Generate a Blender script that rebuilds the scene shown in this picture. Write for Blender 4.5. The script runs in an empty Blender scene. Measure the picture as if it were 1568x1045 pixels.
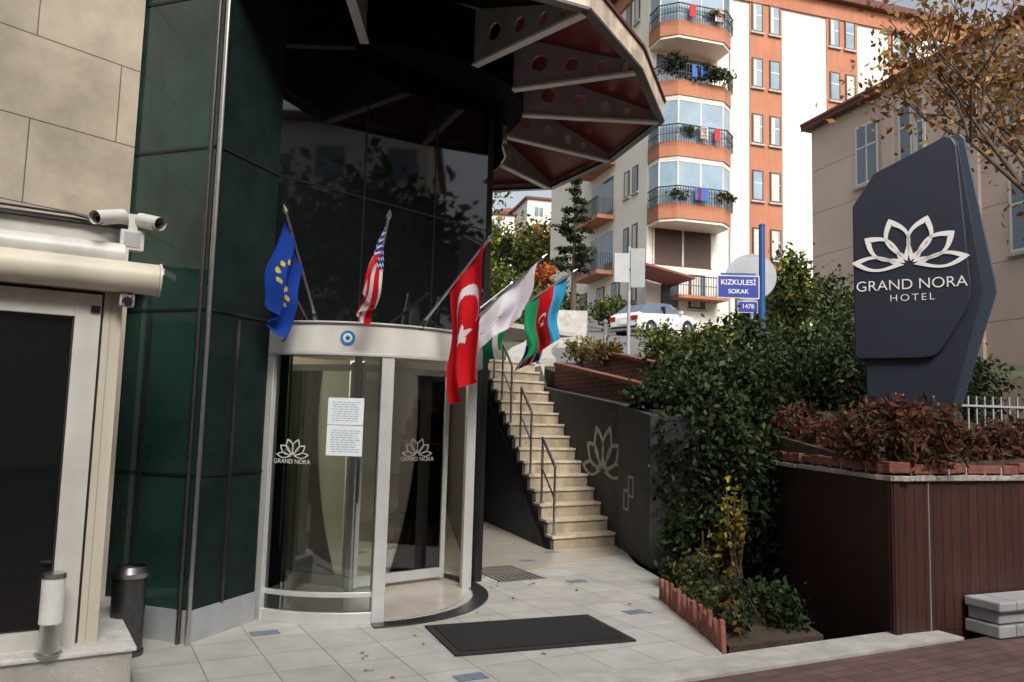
import bpy, math, random
import numpy as np
from mathutils import Vector, Matrix
random.seed(7); rng=np.random.default_rng(11)
S=bpy.context.scene
COL=S.collection
# ------------------------------------------------------------------ helpers
def nt(m): return m.node_tree.nodes, m.node_tree.links
def M(name,col,rough=.6,metal=0,var=.12,scale=4,bump=0,bscale=40,spec=.5,dirt=0):
    m=bpy.data.materials.new(name); m.use_nodes=True
    n,l=nt(m); b=n['Principled BSDF']
    b.inputs['Roughness'].default_value=rough; b.inputs['Metallic'].default_value=metal
    b.inputs['Specular IOR Level'].default_value=spec
    tc=n.new('ShaderNodeTexCoord')
    no=n.new('ShaderNodeTexNoise'); no.inputs['Scale'].default_value=scale; no.inputs['Detail'].default_value=6
    no.inputs['Roughness'].default_value=.65
    l.new(tc.outputs['Object'],no.inputs['Vector'])
    r=n.new('ShaderNodeValToRGB'); r.color_ramp.elements[0].position=.3; r.color_ramp.elements[1].position=.7
    r.color_ramp.elements[0].color=[c*(1-var) for c in col]+[1]
    r.color_ramp.elements[1].color=[min(1,c*(1+var)) for c in col]+[1]
    l.new(no.outputs['Fac'],r.inputs['Fac'])
    out=r.outputs['Color']
    if dirt:
        mp=n.new('ShaderNodeMapping'); mp.inputs['Scale'].default_value=(3,3,.35)
        l.new(tc.outputs['Object'],mp.inputs['Vector'])
        n2=n.new('ShaderNodeTexNoise'); n2.inputs['Scale'].default_value=1.5; n2.inputs['Detail'].default_value=8
        l.new(mp.outputs[0],n2.inputs['Vector'])
        r2=n.new('ShaderNodeValToRGB'); r2.color_ramp.elements[0].position=.35; r2.color_ramp.elements[1].position=.62
        r2.color_ramp.elements[0].color=(1-dirt,1-dirt,1-dirt*1.1,1); r2.color_ramp.elements[1].color=(1,1,1,1)
        l.new(n2.outputs['Fac'],r2.inputs['Fac'])
        mx=n.new('ShaderNodeMix'); mx.data_type='RGBA'; mx.blend_type='MULTIPLY'; mx.inputs[0].default_value=1
        l.new(out,mx.inputs[6]); l.new(r2.outputs['Color'],mx.inputs[7]); out=mx.outputs[2]
    l.new(out,b.inputs['Base Color'])
    if bump:
        n3=n.new('ShaderNodeTexNoise'); n3.inputs['Scale'].default_value=bscale; n3.inputs['Detail'].default_value=5
        l.new(tc.outputs['Object'],n3.inputs['Vector'])
        bp=n.new('ShaderNodeBump'); bp.inputs['Strength'].default_value=bump; bp.inputs['Distance'].default_value=.02
        l.new(n3.outputs['Fac'],bp.inputs['Height']); l.new(bp.outputs[0],b.inputs['Normal'])
    return m
def brickmat(name,e,c1,c2,mortar,w,h,ms,offset=.5,vertical=True,rough=.7,nv=.2,nscale=6,bump=.4,streak=None):
    m=bpy.data.materials.new(name); m.use_nodes=True
    n,l=nt(m); b=n['Principled BSDF']; b.inputs['Roughness'].default_value=rough
    tc=n.new('ShaderNodeTexCoord')
    d=n.new('ShaderNodeVectorMath'); d.operation='DOT_PRODUCT'; d.inputs[1].default_value=(e[0],e[1],0)
    d2=n.new('ShaderNodeVectorMath'); d2.operation='DOT_PRODUCT'; d2.inputs[1].default_value=(0,0,1) if vertical else (-e[1],e[0],0)
    l.new(tc.outputs['Object'],d.inputs[0]); l.new(tc.outputs['Object'],d2.inputs[0])
    c=n.new('ShaderNodeCombineXYZ'); l.new(d.outputs['Value'],c.inputs[0]); l.new(d2.outputs['Value'],c.inputs[1])
    br=n.new('ShaderNodeTexBrick'); br.inputs['Scale'].default_value=1; br.offset=offset
    br.inputs['Brick Width'].default_value=w; br.inputs['Row Height'].default_value=h
    br.inputs['Mortar Size'].default_value=ms; br.inputs['Mortar Smooth'].default_value=.2
    br.inputs['Color1'].default_value=list(c1)+[1]; br.inputs['Color2'].default_value=list(c2)+[1]; br.inputs['Mortar'].default_value=list(mortar)+[1]
    l.new(c.outputs[0],br.inputs['Vector'])
    no=n.new('ShaderNodeTexNoise'); no.inputs['Scale'].default_value=nscale; no.inputs['Detail'].default_value=8; no.inputs['Roughness'].default_value=.65
    if streak:
        mp=n.new('ShaderNodeMapping'); mp.inputs['Scale'].default_value=streak
        l.new(tc.outputs['Object'],mp.inputs['Vector']); l.new(mp.outputs[0],no.inputs['Vector'])
    else: l.new(tc.outputs['Object'],no.inputs['Vector'])
    r=n.new('ShaderNodeValToRGB'); r.color_ramp.elements[0].position=.3; r.color_ramp.elements[1].position=.7
    r.color_ramp.elements[0].color=(1-nv,1-nv,1-nv,1); r.color_ramp.elements[1].color=(1,1,1,1)
    l.new(no.outputs['Fac'],r.inputs['Fac'])
    # large soft stains
    no2=n.new('ShaderNodeTexNoise'); no2.inputs['Scale'].default_value=.9; no2.inputs['Detail'].default_value=4
    l.new(tc.outputs['Object'],no2.inputs['Vector'])
    rr=n.new('ShaderNodeValToRGB'); rr.color_ramp.elements[0].position=.35; rr.color_ramp.elements[1].position=.6
    rr.color_ramp.elements[0].color=(1-nv*.5,1-nv*.5,1-nv*.55,1); rr.color_ramp.elements[1].color=(1,1,1,1); l.new(no2.outputs['Fac'],rr.inputs['Fac'])
    mx=n.new('ShaderNodeMix'); mx.data_type='RGBA'; mx.blend_type='MULTIPLY'; mx.inputs[0].default_value=1
    l.new(br.outputs['Color'],mx.inputs[6]); l.new(r.outputs['Color'],mx.inputs[7])
    mx2=n.new('ShaderNodeMix'); mx2.data_type='RGBA'; mx2.blend_type='MULTIPLY'; mx2.inputs[0].default_value=1
    l.new(mx.outputs[2],mx2.inputs[6]); l.new(rr.outputs['Color'],mx2.inputs[7]); l.new(mx2.outputs[2],b.inputs['Base Color'])
    iv=n.new('ShaderNodeMath'); iv.operation='SUBTRACT'; iv.inputs[0].default_value=1; l.new(br.outputs['Fac'],iv.inputs[1])
    ad=n.new('ShaderNodeMath'); ad.operation='MULTIPLY_ADD'; ad.inputs[1].default_value=.25
    l.new(no.outputs['Fac'],ad.inputs[0]); l.new(iv.outputs[0],ad.inputs[2])
    bp=n.new('ShaderNodeBump'); bp.inputs['Strength'].default_value=bump; bp.inputs['Distance'].default_value=.01
    l.new(ad.outputs[0],bp.inputs['Height']); l.new(bp.outputs[0],b.inputs['Normal'])
    return m
def glassmat(name,tint=(.8,.9,.85),refl=1.0):
    m=bpy.data.materials.new(name); m.use_nodes=True
    n,l=nt(m); n.remove(n['Principled BSDF'])
    o=n['Material Output']; t=n.new('ShaderNodeBsdfTransparent'); t.inputs[0].default_value=list(tint)+[1]
    g=n.new('ShaderNodeBsdfGlossy'); g.inputs['Roughness'].default_value=.01; g.inputs[0].default_value=(1,1,1,1)
    f=n.new('ShaderNodeFresnel'); f.inputs['IOR'].default_value=1.5+refl*.35
    mx=n.new('ShaderNodeMixShader'); l.new(f.outputs[0],mx.inputs[0]); l.new(t.outputs[0],mx.inputs[1]); l.new(g.outputs[0],mx.inputs[2])
    l.new(mx.outputs[0],o.inputs[0]); return m
def attrmat(name,rough=.6,trans=.3,spec=.3):
    m=bpy.data.materials.new(name); m.use_nodes=True
    n,l=nt(m); b=n['Principled BSDF']; b.inputs['Roughness'].default_value=rough; b.inputs['Specular IOR Level'].default_value=spec
    a=n.new('ShaderNodeAttribute'); a.attribute_name='Col'
    l.new(a.outputs['Color'],b.inputs['Base Color'])
    t=n.new('ShaderNodeBsdfTranslucent'); l.new(a.outputs['Color'],t.inputs[0])
    mx=n.new('ShaderNodeMixShader'); mx.inputs[0].default_value=trans
    l.new(b.outputs[0],mx.inputs[1]); l.new(t.outputs[0],mx.inputs[2]); l.new(mx.outputs[0],n['Material Output'].inputs[0])
    return m
def empty(name,loc=(0,0,0)):
    o=bpy.data.objects.new(name,None); o.location=loc; o.empty_display_size=.2; COL.objects.link(o); return o
class MB:
    def __init__(s): s.v=[];s.f=[];s.mi=[];s.m=[]
    def idx(s,m):
        if m not in s.m: s.m.append(m)
        return s.m.index(m)
    def add(s,vs,fs,m):
        k=len(s.v); s.v+= [tuple(v) for v in vs]; i=s.idx(m)
        for f in fs: s.f.append([a+k for a in f]); s.mi.append(i)
    def box(s,O,e,n,a0,a1,b0,b1,z0,z1,m):
        P=lambda a,b,z:(O[0]+e[0]*a+n[0]*b,O[1]+e[1]*a+n[1]*b,z)
        s.add([P(a0,b0,z0),P(a1,b0,z0),P(a1,b1,z0),P(a0,b1,z0),P(a0,b0,z1),P(a1,b0,z1),P(a1,b1,z1),P(a0,b1,z1)],
              [(0,1,2,3),(4,5,6,7),(0,1,5,4),(1,2,6,5),(2,3,7,6),(3,0,4,7)],m)
    def prism(s,pts,z0,z1,m,zf=None):
        n=len(pts); s.add([(p[0],p[1],z0) for p in pts]+[(p[0],p[1],zf(p) if zf else z1) for p in pts],
            [tuple(range(n)),tuple(range(n,2*n))]+[(i,(i+1)%n,(i+1)%n+n,i+n) for i in range(n)],m)
    def slab(s,O,e,n,poly,b0,b1,m):
        P=lambda a,b,z:(O[0]+e[0]*a+n[0]*b,O[1]+e[1]*a+n[1]*b,z); k=len(poly)
        s.add([P(a,b0,z) for a,z in poly]+[P(a,b1,z) for a,z in poly],
            [tuple(range(k)),tuple(range(k,2*k))]+[(i,(i+1)%k,(i+1)%k+k,i+k) for i in range(k)],m)
    def cyl(s,p,q,r,r2,m,n=14,caps=True):
        p=Vector(p);q=Vector(q);d=(q-p).normalized()
        x=d.orthogonal().normalized(); y=d.cross(x)
        vs=[];
        for c,rr in((p,r),(q,r2)):
            for i in range(n):
                t=2*math.pi*i/n; vs.append(c+x*math.cos(t)*rr+y*math.sin(t)*rr)
        fs=[(i,(i+1)%n,(i+1)%n+n,i+n) for i in range(n)]
        if caps: fs+=[tuple(range(n)),tuple(range(n,2*n))]
        s.add(vs,fs,m)
    def arc(s,c,r0,r1,t0,t1,z0,z1,m,k=28):
        vs=[];fs=[]
        for i in range(k+1):
            t=math.radians(t0+(t1-t0)*i/k); cs,sn=math.cos(t),math.sin(t)
            for r in(r0,r1):
                for z in(z0,z1): vs.append((c[0]+r*cs,c[1]+r*sn,z))
        for i in range(k):
            a=4*i;b=a+4
            fs+=[(a,b,b+1,a+1),(a+2,b+2,b+3,a+3),(a,b,b+2,a+2),(a+1,b+1,b+3,a+3)]
        fs+=[(0,1,3,2),(4*k,4*k+1,4*k+3,4*k+2)]
        s.add(vs,fs,m)
    def build(s,name,parent=None,smooth=False,bevel=0):
        me=bpy.data.meshes.new(name); me.from_pydata(s.v,[],s.f); me.update()
        for m in s.m: me.materials.append(m)
        me.polygons.foreach_set('material_index',s.mi)
        o=bpy.data.objects.new(name,me); COL.objects.link(o)
        import bmesh
        bm=bmesh.new(); bm.from_mesh(me); bmesh.ops.recalc_face_normals(bm,faces=bm.faces); bm.to_mesh(me); bm.free()
        if bevel:
            bv=o.modifiers.new('bv','BEVEL'); bv.width=bevel; bv.segments=2; bv.limit_method='ANGLE'
        if smooth:
            me.polygons.foreach_set('use_smooth',[True]*len(me.polygons))
            try:
                me.set_sharp_from_angle(angle=math.radians(35))
            except Exception: pass
        if parent: o.parent=parent
        return o
LEAF=attrmat('leaf',.6,.25,.2)
CLOTH=attrmat('cloth',.8,.3,.1)
def leafmesh(name,C,size,cols,parent=None,flat=0,elong=1.6):
    N=len(C); 
    a=rng.normal(size=(N,3)); a/=np.linalg.norm(a,axis=1)[:,None]
    b=rng.normal(size=(N,3)); 
    if flat: a[:,2]*= (1-flat); b[:,2]*=(1-flat)
    b-=a*(np.sum(a*b,1)/np.sum(a*a,1))[:,None]; b/=np.linalg.norm(b,axis=1)[:,None]
    a/=np.linalg.norm(a,axis=1)[:,None]
    s=size*rng.uniform(.6,1.35,size=(N,1))
    V=np.empty((N,4,3)); V[:,0]=C-a*s*.5*elong; V[:,1]=C+b*s*.42; V[:,2]=C+a*s*.5*elong; V[:,3]=C-b*s*.42
    nrm=np.cross(a,b)*(0 if flat else 1); V[:,1]+=nrm*s*.15; V[:,3]+=nrm*s*.15
    me=bpy.data.meshes.new(name); me.vertices.add(N*4); me.loops.add(N*4); me.polygons.add(N)
    me.vertices.foreach_set('co',V.ravel()); me.loops.foreach_set('vertex_index',np.arange(N*4))
    me.polygons.foreach_set('loop_start',np.arange(0,N*4,4)); me.polygons.foreach_set('loop_total',np.full(N,4))
    me.update(); ca=me.color_attributes.new(name='Col',type='FLOAT_COLOR',domain='CORNER')
    cc=np.ones((N,4,4)); cc[:,:,:3]=cols[:,None,:]; ca.data.foreach_set('color',cc.ravel())
    me.materials.append(LEAF); o=bpy.data.objects.new(name,me); COL.objects.link(o)
    if parent: o.parent=parent
    return o
def pal(n,palette,w=None,jit=.25):
    p=np.array(palette); i=rng.choice(len(p),size=n,p=w); c=p[i]*rng.uniform(1-jit,1+jit,size=(n,1)); return np.clip(c,0,1)
def clumpcloud(c,r,n,k=40,spread=.22,shell=.5,zmin=None):
    c=np.array(c);r=np.array(r)
    d=rng.normal(size=(k,3)); d/=np.linalg.norm(d,axis=1)[:,None]
    rad=rng.uniform(shell,1,size=(k,1)); K=d*rad
    i=rng.integers(0,k,n); P=K[i]+rng.normal(size=(n,3))*spread
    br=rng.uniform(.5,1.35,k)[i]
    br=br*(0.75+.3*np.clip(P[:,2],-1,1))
    P=c+P*r
    if zmin is not None:
        ok=P[:,2]>zmin; P=P[ok]; br=br[ok]
    return P,br
GREEN=[(.036,.066,.022),(.055,.09,.026),(.028,.052,.02),(.08,.11,.032)]
YEL=[(.22,.24,.04),(.13,.17,.03),(.3,.26,.04),(.08,.12,.03)]
RUST=[(.25,.11,.035),(.32,.17,.05),(.18,.08,.03),(.36,.24,.08)]
DARK=[(.022,.038,.016),(.03,.05,.018),(.018,.03,.013)]
BARK=M('bark',(.09,.07,.05),.9,var=.4,scale=12,bump=.5)
def setp(x,root): x.parent=root; x.matrix_parent_inverse=Matrix.Translation(root.location).inverted()
def bush(name,blobs,palette,size,k=40,w=None):
    P=[];B=[]
    root=empty(name,blobs[0][0])
    for c,r,n in blobs:
        p,b=clumpcloud(c,r,n,k); P.append(p);B.append(b)
    P=np.concatenate(P);B=np.concatenate(B)
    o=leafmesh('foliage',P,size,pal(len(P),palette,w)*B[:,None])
    mb=MB()
    for c,r,n in blobs:
        for j in range(7):
            q=(c[0]+random.uniform(-.8,.8)*r[0],c[1]+random.uniform(-.8,.8)*r[1],c[2]+random.uniform(-.2,.8)*r[2])
            mb.cyl((c[0]+random.uniform(-.1,.1),c[1],c[2]-r[2]),q,.015,.005,BARK,6)
    s=mb.build('stems')
    for x in(o,s): setp(x,root)
    return root
def limbs(mb,p,d,L,r,depth,ends,spread=.6):
    q=p+d*L; mb.cyl(p,q,r,r*.68,BARK,8,False)
    ends.append(q)
    if depth==0: return
    for i in range(3 if depth>1 else 2):
        nd=(d+Vector((random.uniform(-1,1),random.uniform(-1,1),random.uniform(-.25,.6)))*spread).normalized()
        limbs(mb,q,nd,L*random.uniform(.6,.85),r*.62,depth-1,ends,spread)
def tree(name,base,h,crown,palette,n,size,depth=3,lean=(0,0),r=.12,spread=.7):
    root=empty(name,base); mb=MB(); ends=[]
    p=Vector(base); d=Vector((lean[0],lean[1],1)).normalized()
    limbs(mb,p,d,h,r,depth,ends,spread)
    t=mb.build('trunk_and_limbs',smooth=True)
    E=np.array([tuple(e) for e in ends[1:]])
    i=rng.integers(0,len(E),n); P=E[i]+rng.normal(size=(n,3))*crown
    br=rng.uniform(.55,1.3,len(E))[i]
    o=leafmesh('crown',P,size,pal(n,palette)*br[:,None])
    for x in(t,o): setp(x,root)
    return root
def conifer(name,base,h,r,palette=DARK,z0=.22,dens=60):
    root=empty(name,base); mb=MB(); mb.cyl(base,(base[0],base[1],base[2]+h),.16,.02,BARK,8)
    P=[]; z=h*z0
    while z<h:
        R=r*(1-(z/h))**.75*random.uniform(.6,1.25)+.08
        for j in range(7):
            a=random.uniform(0,6.283); m=int(dens*R)+10
            rr=R*random.uniform(.6,1.2)
            s=rng.uniform(.05,1,m)**.7
            x=np.cos(a)*s*rr; y=np.sin(a)*s*rr; zz=z-s*rr*.30+s*s*rr*.3
            mb.cyl((base[0],base[1],base[2]+z),(base[0]+math.cos(a)*rr*.9,base[1]+math.sin(a)*rr*.9,base[2]+z-.05*rr),.03,.008,BARK,5,False)
            q=np.stack([x,y,zz],1)+rng.normal(size=(m,3))*.07; P.append(q)
        z+=h*.06
    t=mb.build('trunk')
    P=np.concatenate(P)+np.array(base)
    o=leafmesh('needles',P,.13,pal(len(P),palette,jit=.5))
    for x in(t,o): setp(x,root)
    return root
def text(s,O,e,n,a,z,size,mat,name,parent,b=.01,align='CENTER',ext=.004,sx=1,off=0,sp=1):
    cu=bpy.data.curves.new(name,'FONT'); cu.body=s; cu.size=size; cu.align_x=align; cu.align_y='CENTER'; cu.extrude=ext; cu.offset=off; cu.space_character=sp
    o=bpy.data.objects.new(name,cu); COL.objects.link(o); cu.materials.append(mat)
    p=Vector((O[0]+e[0]*a+n[0]*b,O[1]+e[1]*a+n[1]*b,z))
    o.matrix_world=Matrix(((e[0]*sx,0,n[0],p.x),(e[1]*sx,0,n[1],p.y),(0,1,0,p.z),(0,0,0,1)))
    if parent: o.parent=parent
    return o
def lotus(mb,O,e,n,a,z,s,st,m,b0,b1):
    for ang,L,W in((-20,1.12,.27),(20,1.12,.27),(-53,1.10,.26),(53,1.10,.26),(-84,1.16,.19),(84,1.16,.19)):
        t=math.radians(ang); k=14; out=[];inn=[]
        for sd in(1,-1):
            rg=range(k+1) if sd==1 else range(k,-1,-1)
            for i in rg:
                u=i/k; w=W*math.sin(math.pi*u**1.15)**.9*sd
                y=.1+u*L
                out.append((w,y))
                w2=max(0,abs(w)-st)*sd; y2=.1+st*1.6+u*(L-st*3.6); inn.append((w2,y2))
        f=lambda p:(a+(p[0]*math.cos(t)+p[1]*math.sin(t))*s, z+(-p[0]*math.sin(t)+p[1]*math.cos(t))*s)
        N=len(out)
        for i in range(N-1):
            mb.slab(O,e,n,[f(out[i]),f(out[i+1]),f(inn[i+1]),f(inn[i])],b0,b1,m)
# ------------------------------------------------------------------ materials
WHITE=M('white_paint',(.66,.65,.61),.35,var=.08,scale=3,dirt=.18)
CREAM=M('cream_paint',(.62,.58,.47),.45,var=.06,scale=3,dirt=.15)
STEEL=M('brushed_steel',(.55,.55,.54),.3,1,var=.12,scale=20)
DKSTEEL=M('dark_steel',(.12,.12,.125),.35,.9,var=.2,scale=20)
ALU=M('aluminium_frame',(.66,.67,.67),.35,.4,var=.06,scale=8,dirt=.1)
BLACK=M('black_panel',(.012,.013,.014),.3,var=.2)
BLACKM=M('black_matt',(.008,.008,.009),.8,var=.2,spec=.1)
BLACKGL=M('black_glass',(.006,.008,.008),.03,var=.1,spec=.9)
SATGL=M('satin_dark_glass',(.012,.022,.02),.38,var=.3,spec=.08)
TEALGL=M('teal_glass',(.016,.042,.036),.04,var=.4,scale=1.2,spec=.8)
RUBBER=M('rubber',(.02,.02,.022),.8,var=.2,scale=60,bump=.4,bscale=120)
NAVY=M('navy_sign',(.017,.022,.040),.45,var=.10,scale=2,dirt=.12)
NAVY2=M('navy_edge',(.032,.046,.075),.42,var=.1,scale=2)
LETTER=M('white_letter',(.8,.8,.78),.5,var=.02)
SOIL=M('soil',(.06,.042,.028),.95,var=.4,scale=8,bump=.8)
GRASS=M('hill_ground',(.08,.085,.04),.95,var=.5,scale=.8,bump=.6,bscale=6)
ASPH=M('asphalt',(.15,.15,.155),.9,var=.2,scale=3,bump=.4,bscale=90)
CONC=M('concrete',(.45,.44,.41),.8,var=.15,scale=7,bump=.3,bscale=50,dirt=.2)
DARKW=M('charcoal_render',(.05,.053,.058),.8,var=.25,scale=3,bump=.3,dirt=.25)
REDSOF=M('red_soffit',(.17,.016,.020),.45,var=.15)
FIN=M('steel_fin',(.42,.41,.40),.5,.0,var=.12,scale=5,dirt=.15)
FINE=M('fin_edge',(.75,.75,.73),.4,var=.05)
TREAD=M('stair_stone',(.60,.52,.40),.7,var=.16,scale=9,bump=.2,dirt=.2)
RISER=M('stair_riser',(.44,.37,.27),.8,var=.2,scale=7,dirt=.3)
TERRA=M('terracotta',(.24,.085,.06),.8,var=.35,scale=9,bump=.4,dirt=.3)
MORT=M('mortar',(.42,.39,.37),.9,var=.3,scale=14,bump=.8,dirt=.3)
APW=M('apartment_white',(.76,.72,.65),.85,var=.04,scale=.5)
APO=M('apartment_orange',(.42,.175,.10),.85,var=.08,scale=.8,dirt=.1)
BEIGE=M('beige_render',(.58,.46,.40),.85,var=.07,scale=.7,dirt=.1)
WGL=M('window_glass',(.10,.14,.18),.05,var=.3,scale=.7,spec=.9)
WGL2=M('window_glass_light',(.20,.29,.36),.08,var=.3,scale=.6,spec=.9)
BROWNF=M('brown_frame',(.07,.035,.025),.5)
ROOFR=M('roof_dark_red',(.12,.04,.035),.7,var=.2)
IRON=M('iron_rail',(.03,.035,.04),.5)
BLUEP=M('blue_paint',(.03,.10,.32),.4,var=.1)
BLUES=M('blue_sign',(.03,.05,.32),.4,var=.05)
GREYM=M('grey_metal',(.42,.44,.46),.5,.2,var=.1,dirt=.1)
LOBBY=M('lobby_wall',(.64,.58,.48),.7,var=.1)
LOBBYF=M('lobby_floor',(.50,.46,.40),.2,var=.1)
WOODIN=M('lobby_wood',(.28,.12,.04),.4,var=.2)
CURT=M('curtain',(.5,.5,.45),.9,var=.1)
GL=glassmat('clear_glass',(.90,.94,.92),.9)
D=(.88,.475); N_=(-.475,.88)
STONE=brickmat('stone_cladding',(.64,.77),(.58,.50,.39),(.50,.44,.34),(.15,.13,.10),.98,.60,.005,.4,True,.6,.40,2.6,.4)
PAVE=brickmat('plaza_paving',D,(.56,.545,.51),(.47,.46,.435),(.30,.29,.27),.40,.40,.005,.0,False,.55,.25,3.5,.3)
REDP=brickmat('red_paving',D,(.19,.105,.10),(.14,.08,.078),(.07,.06,.055),.21,.105,.006,.5,False,.85,.4,4,.4)
WOOD1=brickmat('wood_cladding',(-.05,1),(.055,.021,.018),(.045,.018,.016),(.008,.004,.003),.105,30,.004,0,True,.5,.45,9,.5,(6,6,.5))
WOOD2=brickmat('wood_cladding_b',(.92,.39),(.095,.033,.027),(.07,.026,.022),(.008,.004,.003),.105,30,.004,0,True,.5,.5,9,.5,(6,6,.5))
SLABW=brickmat('slab_stone',(.92,.39),(.45,.46,.48),(.38,.39,.41),(.15,.15,.15),1.1,.105,.006,.3,True,.75,.3,5,.4)
BRICKW=brickmat('brick_wall',(-.31,.95),(.27,.10,.06),(.2,.075,.05),(.3,.27,.24),.22,.07,.008,.5,True,.85,.3,8,.6)
# ------------------------------------------------------------------ terrain
def tz(y,x=0):
    if y<14.2: return -1.2
    if y<40: return 2.55+.14*(y-14)
    if y<60: return 6.19+.17*(y-40)
    if y<160: return 9.6+.22*(y-60)+ 1.2*math.sin(x*.08)
    return 31.6+.03*(y-160)+1.2*math.sin(x*.08)
ys=[-400,-150,-60,-25,-10,0,5,9,14.19,14.2,16,18,20,22,25,28,31,34,37,40,45,50,60,70,80,90,100,115,130,145,160,200,260,400,900]
xs=[-900,-300,-120,-60,-30,-15,-6,-.6,0,1,2,3,4,5,6,8,10,13,17,22,30,45,60,90,130,300,900]
mb=MB(); vs=[(x,y,tz(y,x)) for y in ys for x in xs]; nx=len(xs)
mb.add(vs,[(j*nx+i,j*nx+i+1,(j+1)*nx+i+1,(j+1)*nx+i) for j in range(len(ys)-1) for i in range(nx-1)],GRASS)
mb.build('ground')
mb=MB(); ry=[14.3,16,18,20,22,25,28,31,34,37,40,45,50,60]; cx=[3.0,3.0,3.1,3.3,3.5,3.8,4.2,4.3,4.2,3.9,3.4,2.6,1.6,0]
vs=[];
for y,c in zip(ry,cx):
    for o in(-2.2,2.0): vs.append((c+o,y,tz(y)+.02))
mb.add(vs,[(2*i,2*i+1,2*i+3,2*i+2) for i in range(len(ry)-1)],ASPH); mb.build('street')
mb=MB()
for sd in(-1,1):
    for i in range(len(ry)-1):
        o0=-2.2 if sd<0 else 2.0
        a=(cx[i]+o0,ry[i],tz(ry[i]));b=(cx[i+1]+o0,ry[i+1],tz(ry[i+1]));w=.9*sd
        k=.14
        mb.add([a,b,(b[0]+w,b[1],b[2]),(a[0]+w,a[1],a[2])]+[(p[0],p[1],p[2]+k) for p in(a,b,(b[0]+w,b[1],b[2]),(a[0]+w,a[1],a[2]))],
          [(0,1,5,4),(1,2,6,5),(2,3,7,6),(3,0,4,7),(4,5,6,7)],CONC)
mb.build('street_pavement')
mb=MB(); mb.prism([(-8,1.0),(1.55,5.78),(1.5,7.5),(1.62,8.6),(1.5,9.3),(1.5,10.7),(1.4,14.15),(-8,14.15)],-1.15,0,PAVE); mb.build('plaza_pavement')
mb=MB(); mb.prism([(-8,.62),(.75,5.0),(3.6,6.42),(3.45,6.72),(3.05,6.53),(1.55,5.776),(-8,.996)],-1.15,.012,CONC); mb.build('kerb')
mb=MB(); mb.prism([(-8,.61),(-8,-6),(14,-6),(14,11.5),(3.62,6.42),(.75,4.985)],-1.15,-.005,REDP); mb.build('brick_sidewalk')
mb=MB(); mb.prism([(-60,-6.05),(60,-6.05),(60,-14),(-60,-14)],-1.15,-.12,ASPH); mb.build('road')
ACC=M('accent_tile',(.16,.20,.25),.5,var=.3,scale=30)
mb=MB()
for (x,y) in((-1.75,6.02),(.72,8.25),(1.12,7.0),(.25,9.35),(-.2,5.15),(.55,10.0)):
    mb.box((x,y),D,N_,-.10,.10,-.06,.06,.001,.005,ACC)
mb.build('accent_tiles')
mb=MB()
for i in range(9): mb.box((-.0,8.55),D,N_,-.25+.06*i,-.22+.06*i,-.35,.35,.001,.006,DKSTEEL)
mb.box((0,8.55),D,N_,-.28,.28,-.38,-.355,.001,.007,STEEL); mb.box((0,8.55),D,N_,-.28,.28,.355,.38,.001,.007,STEEL)
mb.build('drain_grate')
mb=MB(); mb.box((-.61,6.31),(.93,.36),(.36,-.93),0,1.4,0,.8,.002,.016,RUBBER); mb.box((-.61,6.31),(.93,.36),(.36,-.93),.05,1.35,.05,.75,.016,.022,M('mat_pile',(.016,.016,.017),.95,var=.3,scale=120,bump=.8,bscale=200)); mb.build('door_mat')
P=np.stack([rng.uniform(-1.0,1.5,60),rng.uniform(5,8.6,60),np.full(60,.008)],1); P=P[(P[:,1]>.5*P[:,0]+5.4)]
leafmesh('fallen_leaves',P,.028,pal(len(P),RUST+YEL),flat=.98)
# ------------------------------------------------------------------ hotel
hotel=empty('hotel_building',(-2.5,8,0)); 
def par(o,p):
    o.parent=p; o.matrix_parent_inverse=Matrix.Translation(p.location).inverted(); return o
A=(-2.19,5.7);B=(-1.95,6.37);C=(-.25,8.15)
def fr(P,Q):
    d=Vector((Q[0]-P[0],Q[1]-P[1])); L=d.length; d/=L; return (d.x,d.y),(d.y,-d.x),L
eAB,nAB,LAB=fr(A,B); eBC,nBC,LBC=fr(B,C)
mb=MB(); 
mb.box(A,eAB,nAB,0,LAB,-.05,0,.22,9,SATGL); mb.box(A,eAB,nAB,0,LAB,-.05,.012,0,.22,GREYM)
mb.box(B,eBC,nBC,0,LBC,-.05,0,2.34,9,BLACKGL)
mb.box(B,eBC,nBC,LBC-.10,LBC,-.12,.02,0,2.34,BLACK)
mb.box(C,(-.12,.99),(.99,.12),-.05,6.5,-.1,0,0,9,BLACK)
L_=(-3.4,6.12); eAL,_,LAL=fr(A,L_); nAL=(-.328,-.945)
mb.box(A,eAL,nAL,0,LAL,-.05,0,.22,9,TEALGL); mb.box(A,eAL,nAL,0,LAL,-.05,.012,0,.22,GREYM)
for a in(.85,1.68): mb.box(B,eBC,nBC,a-.006,a+.006,0,.006,2.36,4.9,BLACK)
for z in(3.55,): mb.box(B,eBC,nBC,0,LBC,0,.006,z-.006,z+.006,BLACK)
for z in(1.15,2.34,3.55,4.75,6.0): 
    mb.box(A,eAB,nAB,.02,LAB,0,.008,z-.01,z+.01,BLACK); mb.box(A,eAL,nAL,.03,LAL,0,.008,z-.01,z+.01,BLACK)
mb.box(A,eAB,nAB,.30,.33,0,.02,.22,2.3,DKSTEEL)
mb.box(A,eAL,nAL,.5,.53,0,.012,.22,2.3,DKSTEEL)
mb.cyl((A[0]+.01,A[1]-.03,.0),(A[0]+.01,A[1]-.03,9),.018,.018,STEEL,12)
mb.cyl((A[0]-.06,A[1]-.02,.0),(A[0]-.06,A[1]-.02,9),.016,.016,DKSTEEL,12)
mb.prism([(-2.6,6.6),(-1.2,7.6),(-.5,8.5),(-1.3,14.1),(-9,14.1),(-9,5)],9,9.2,BLACK)
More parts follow.
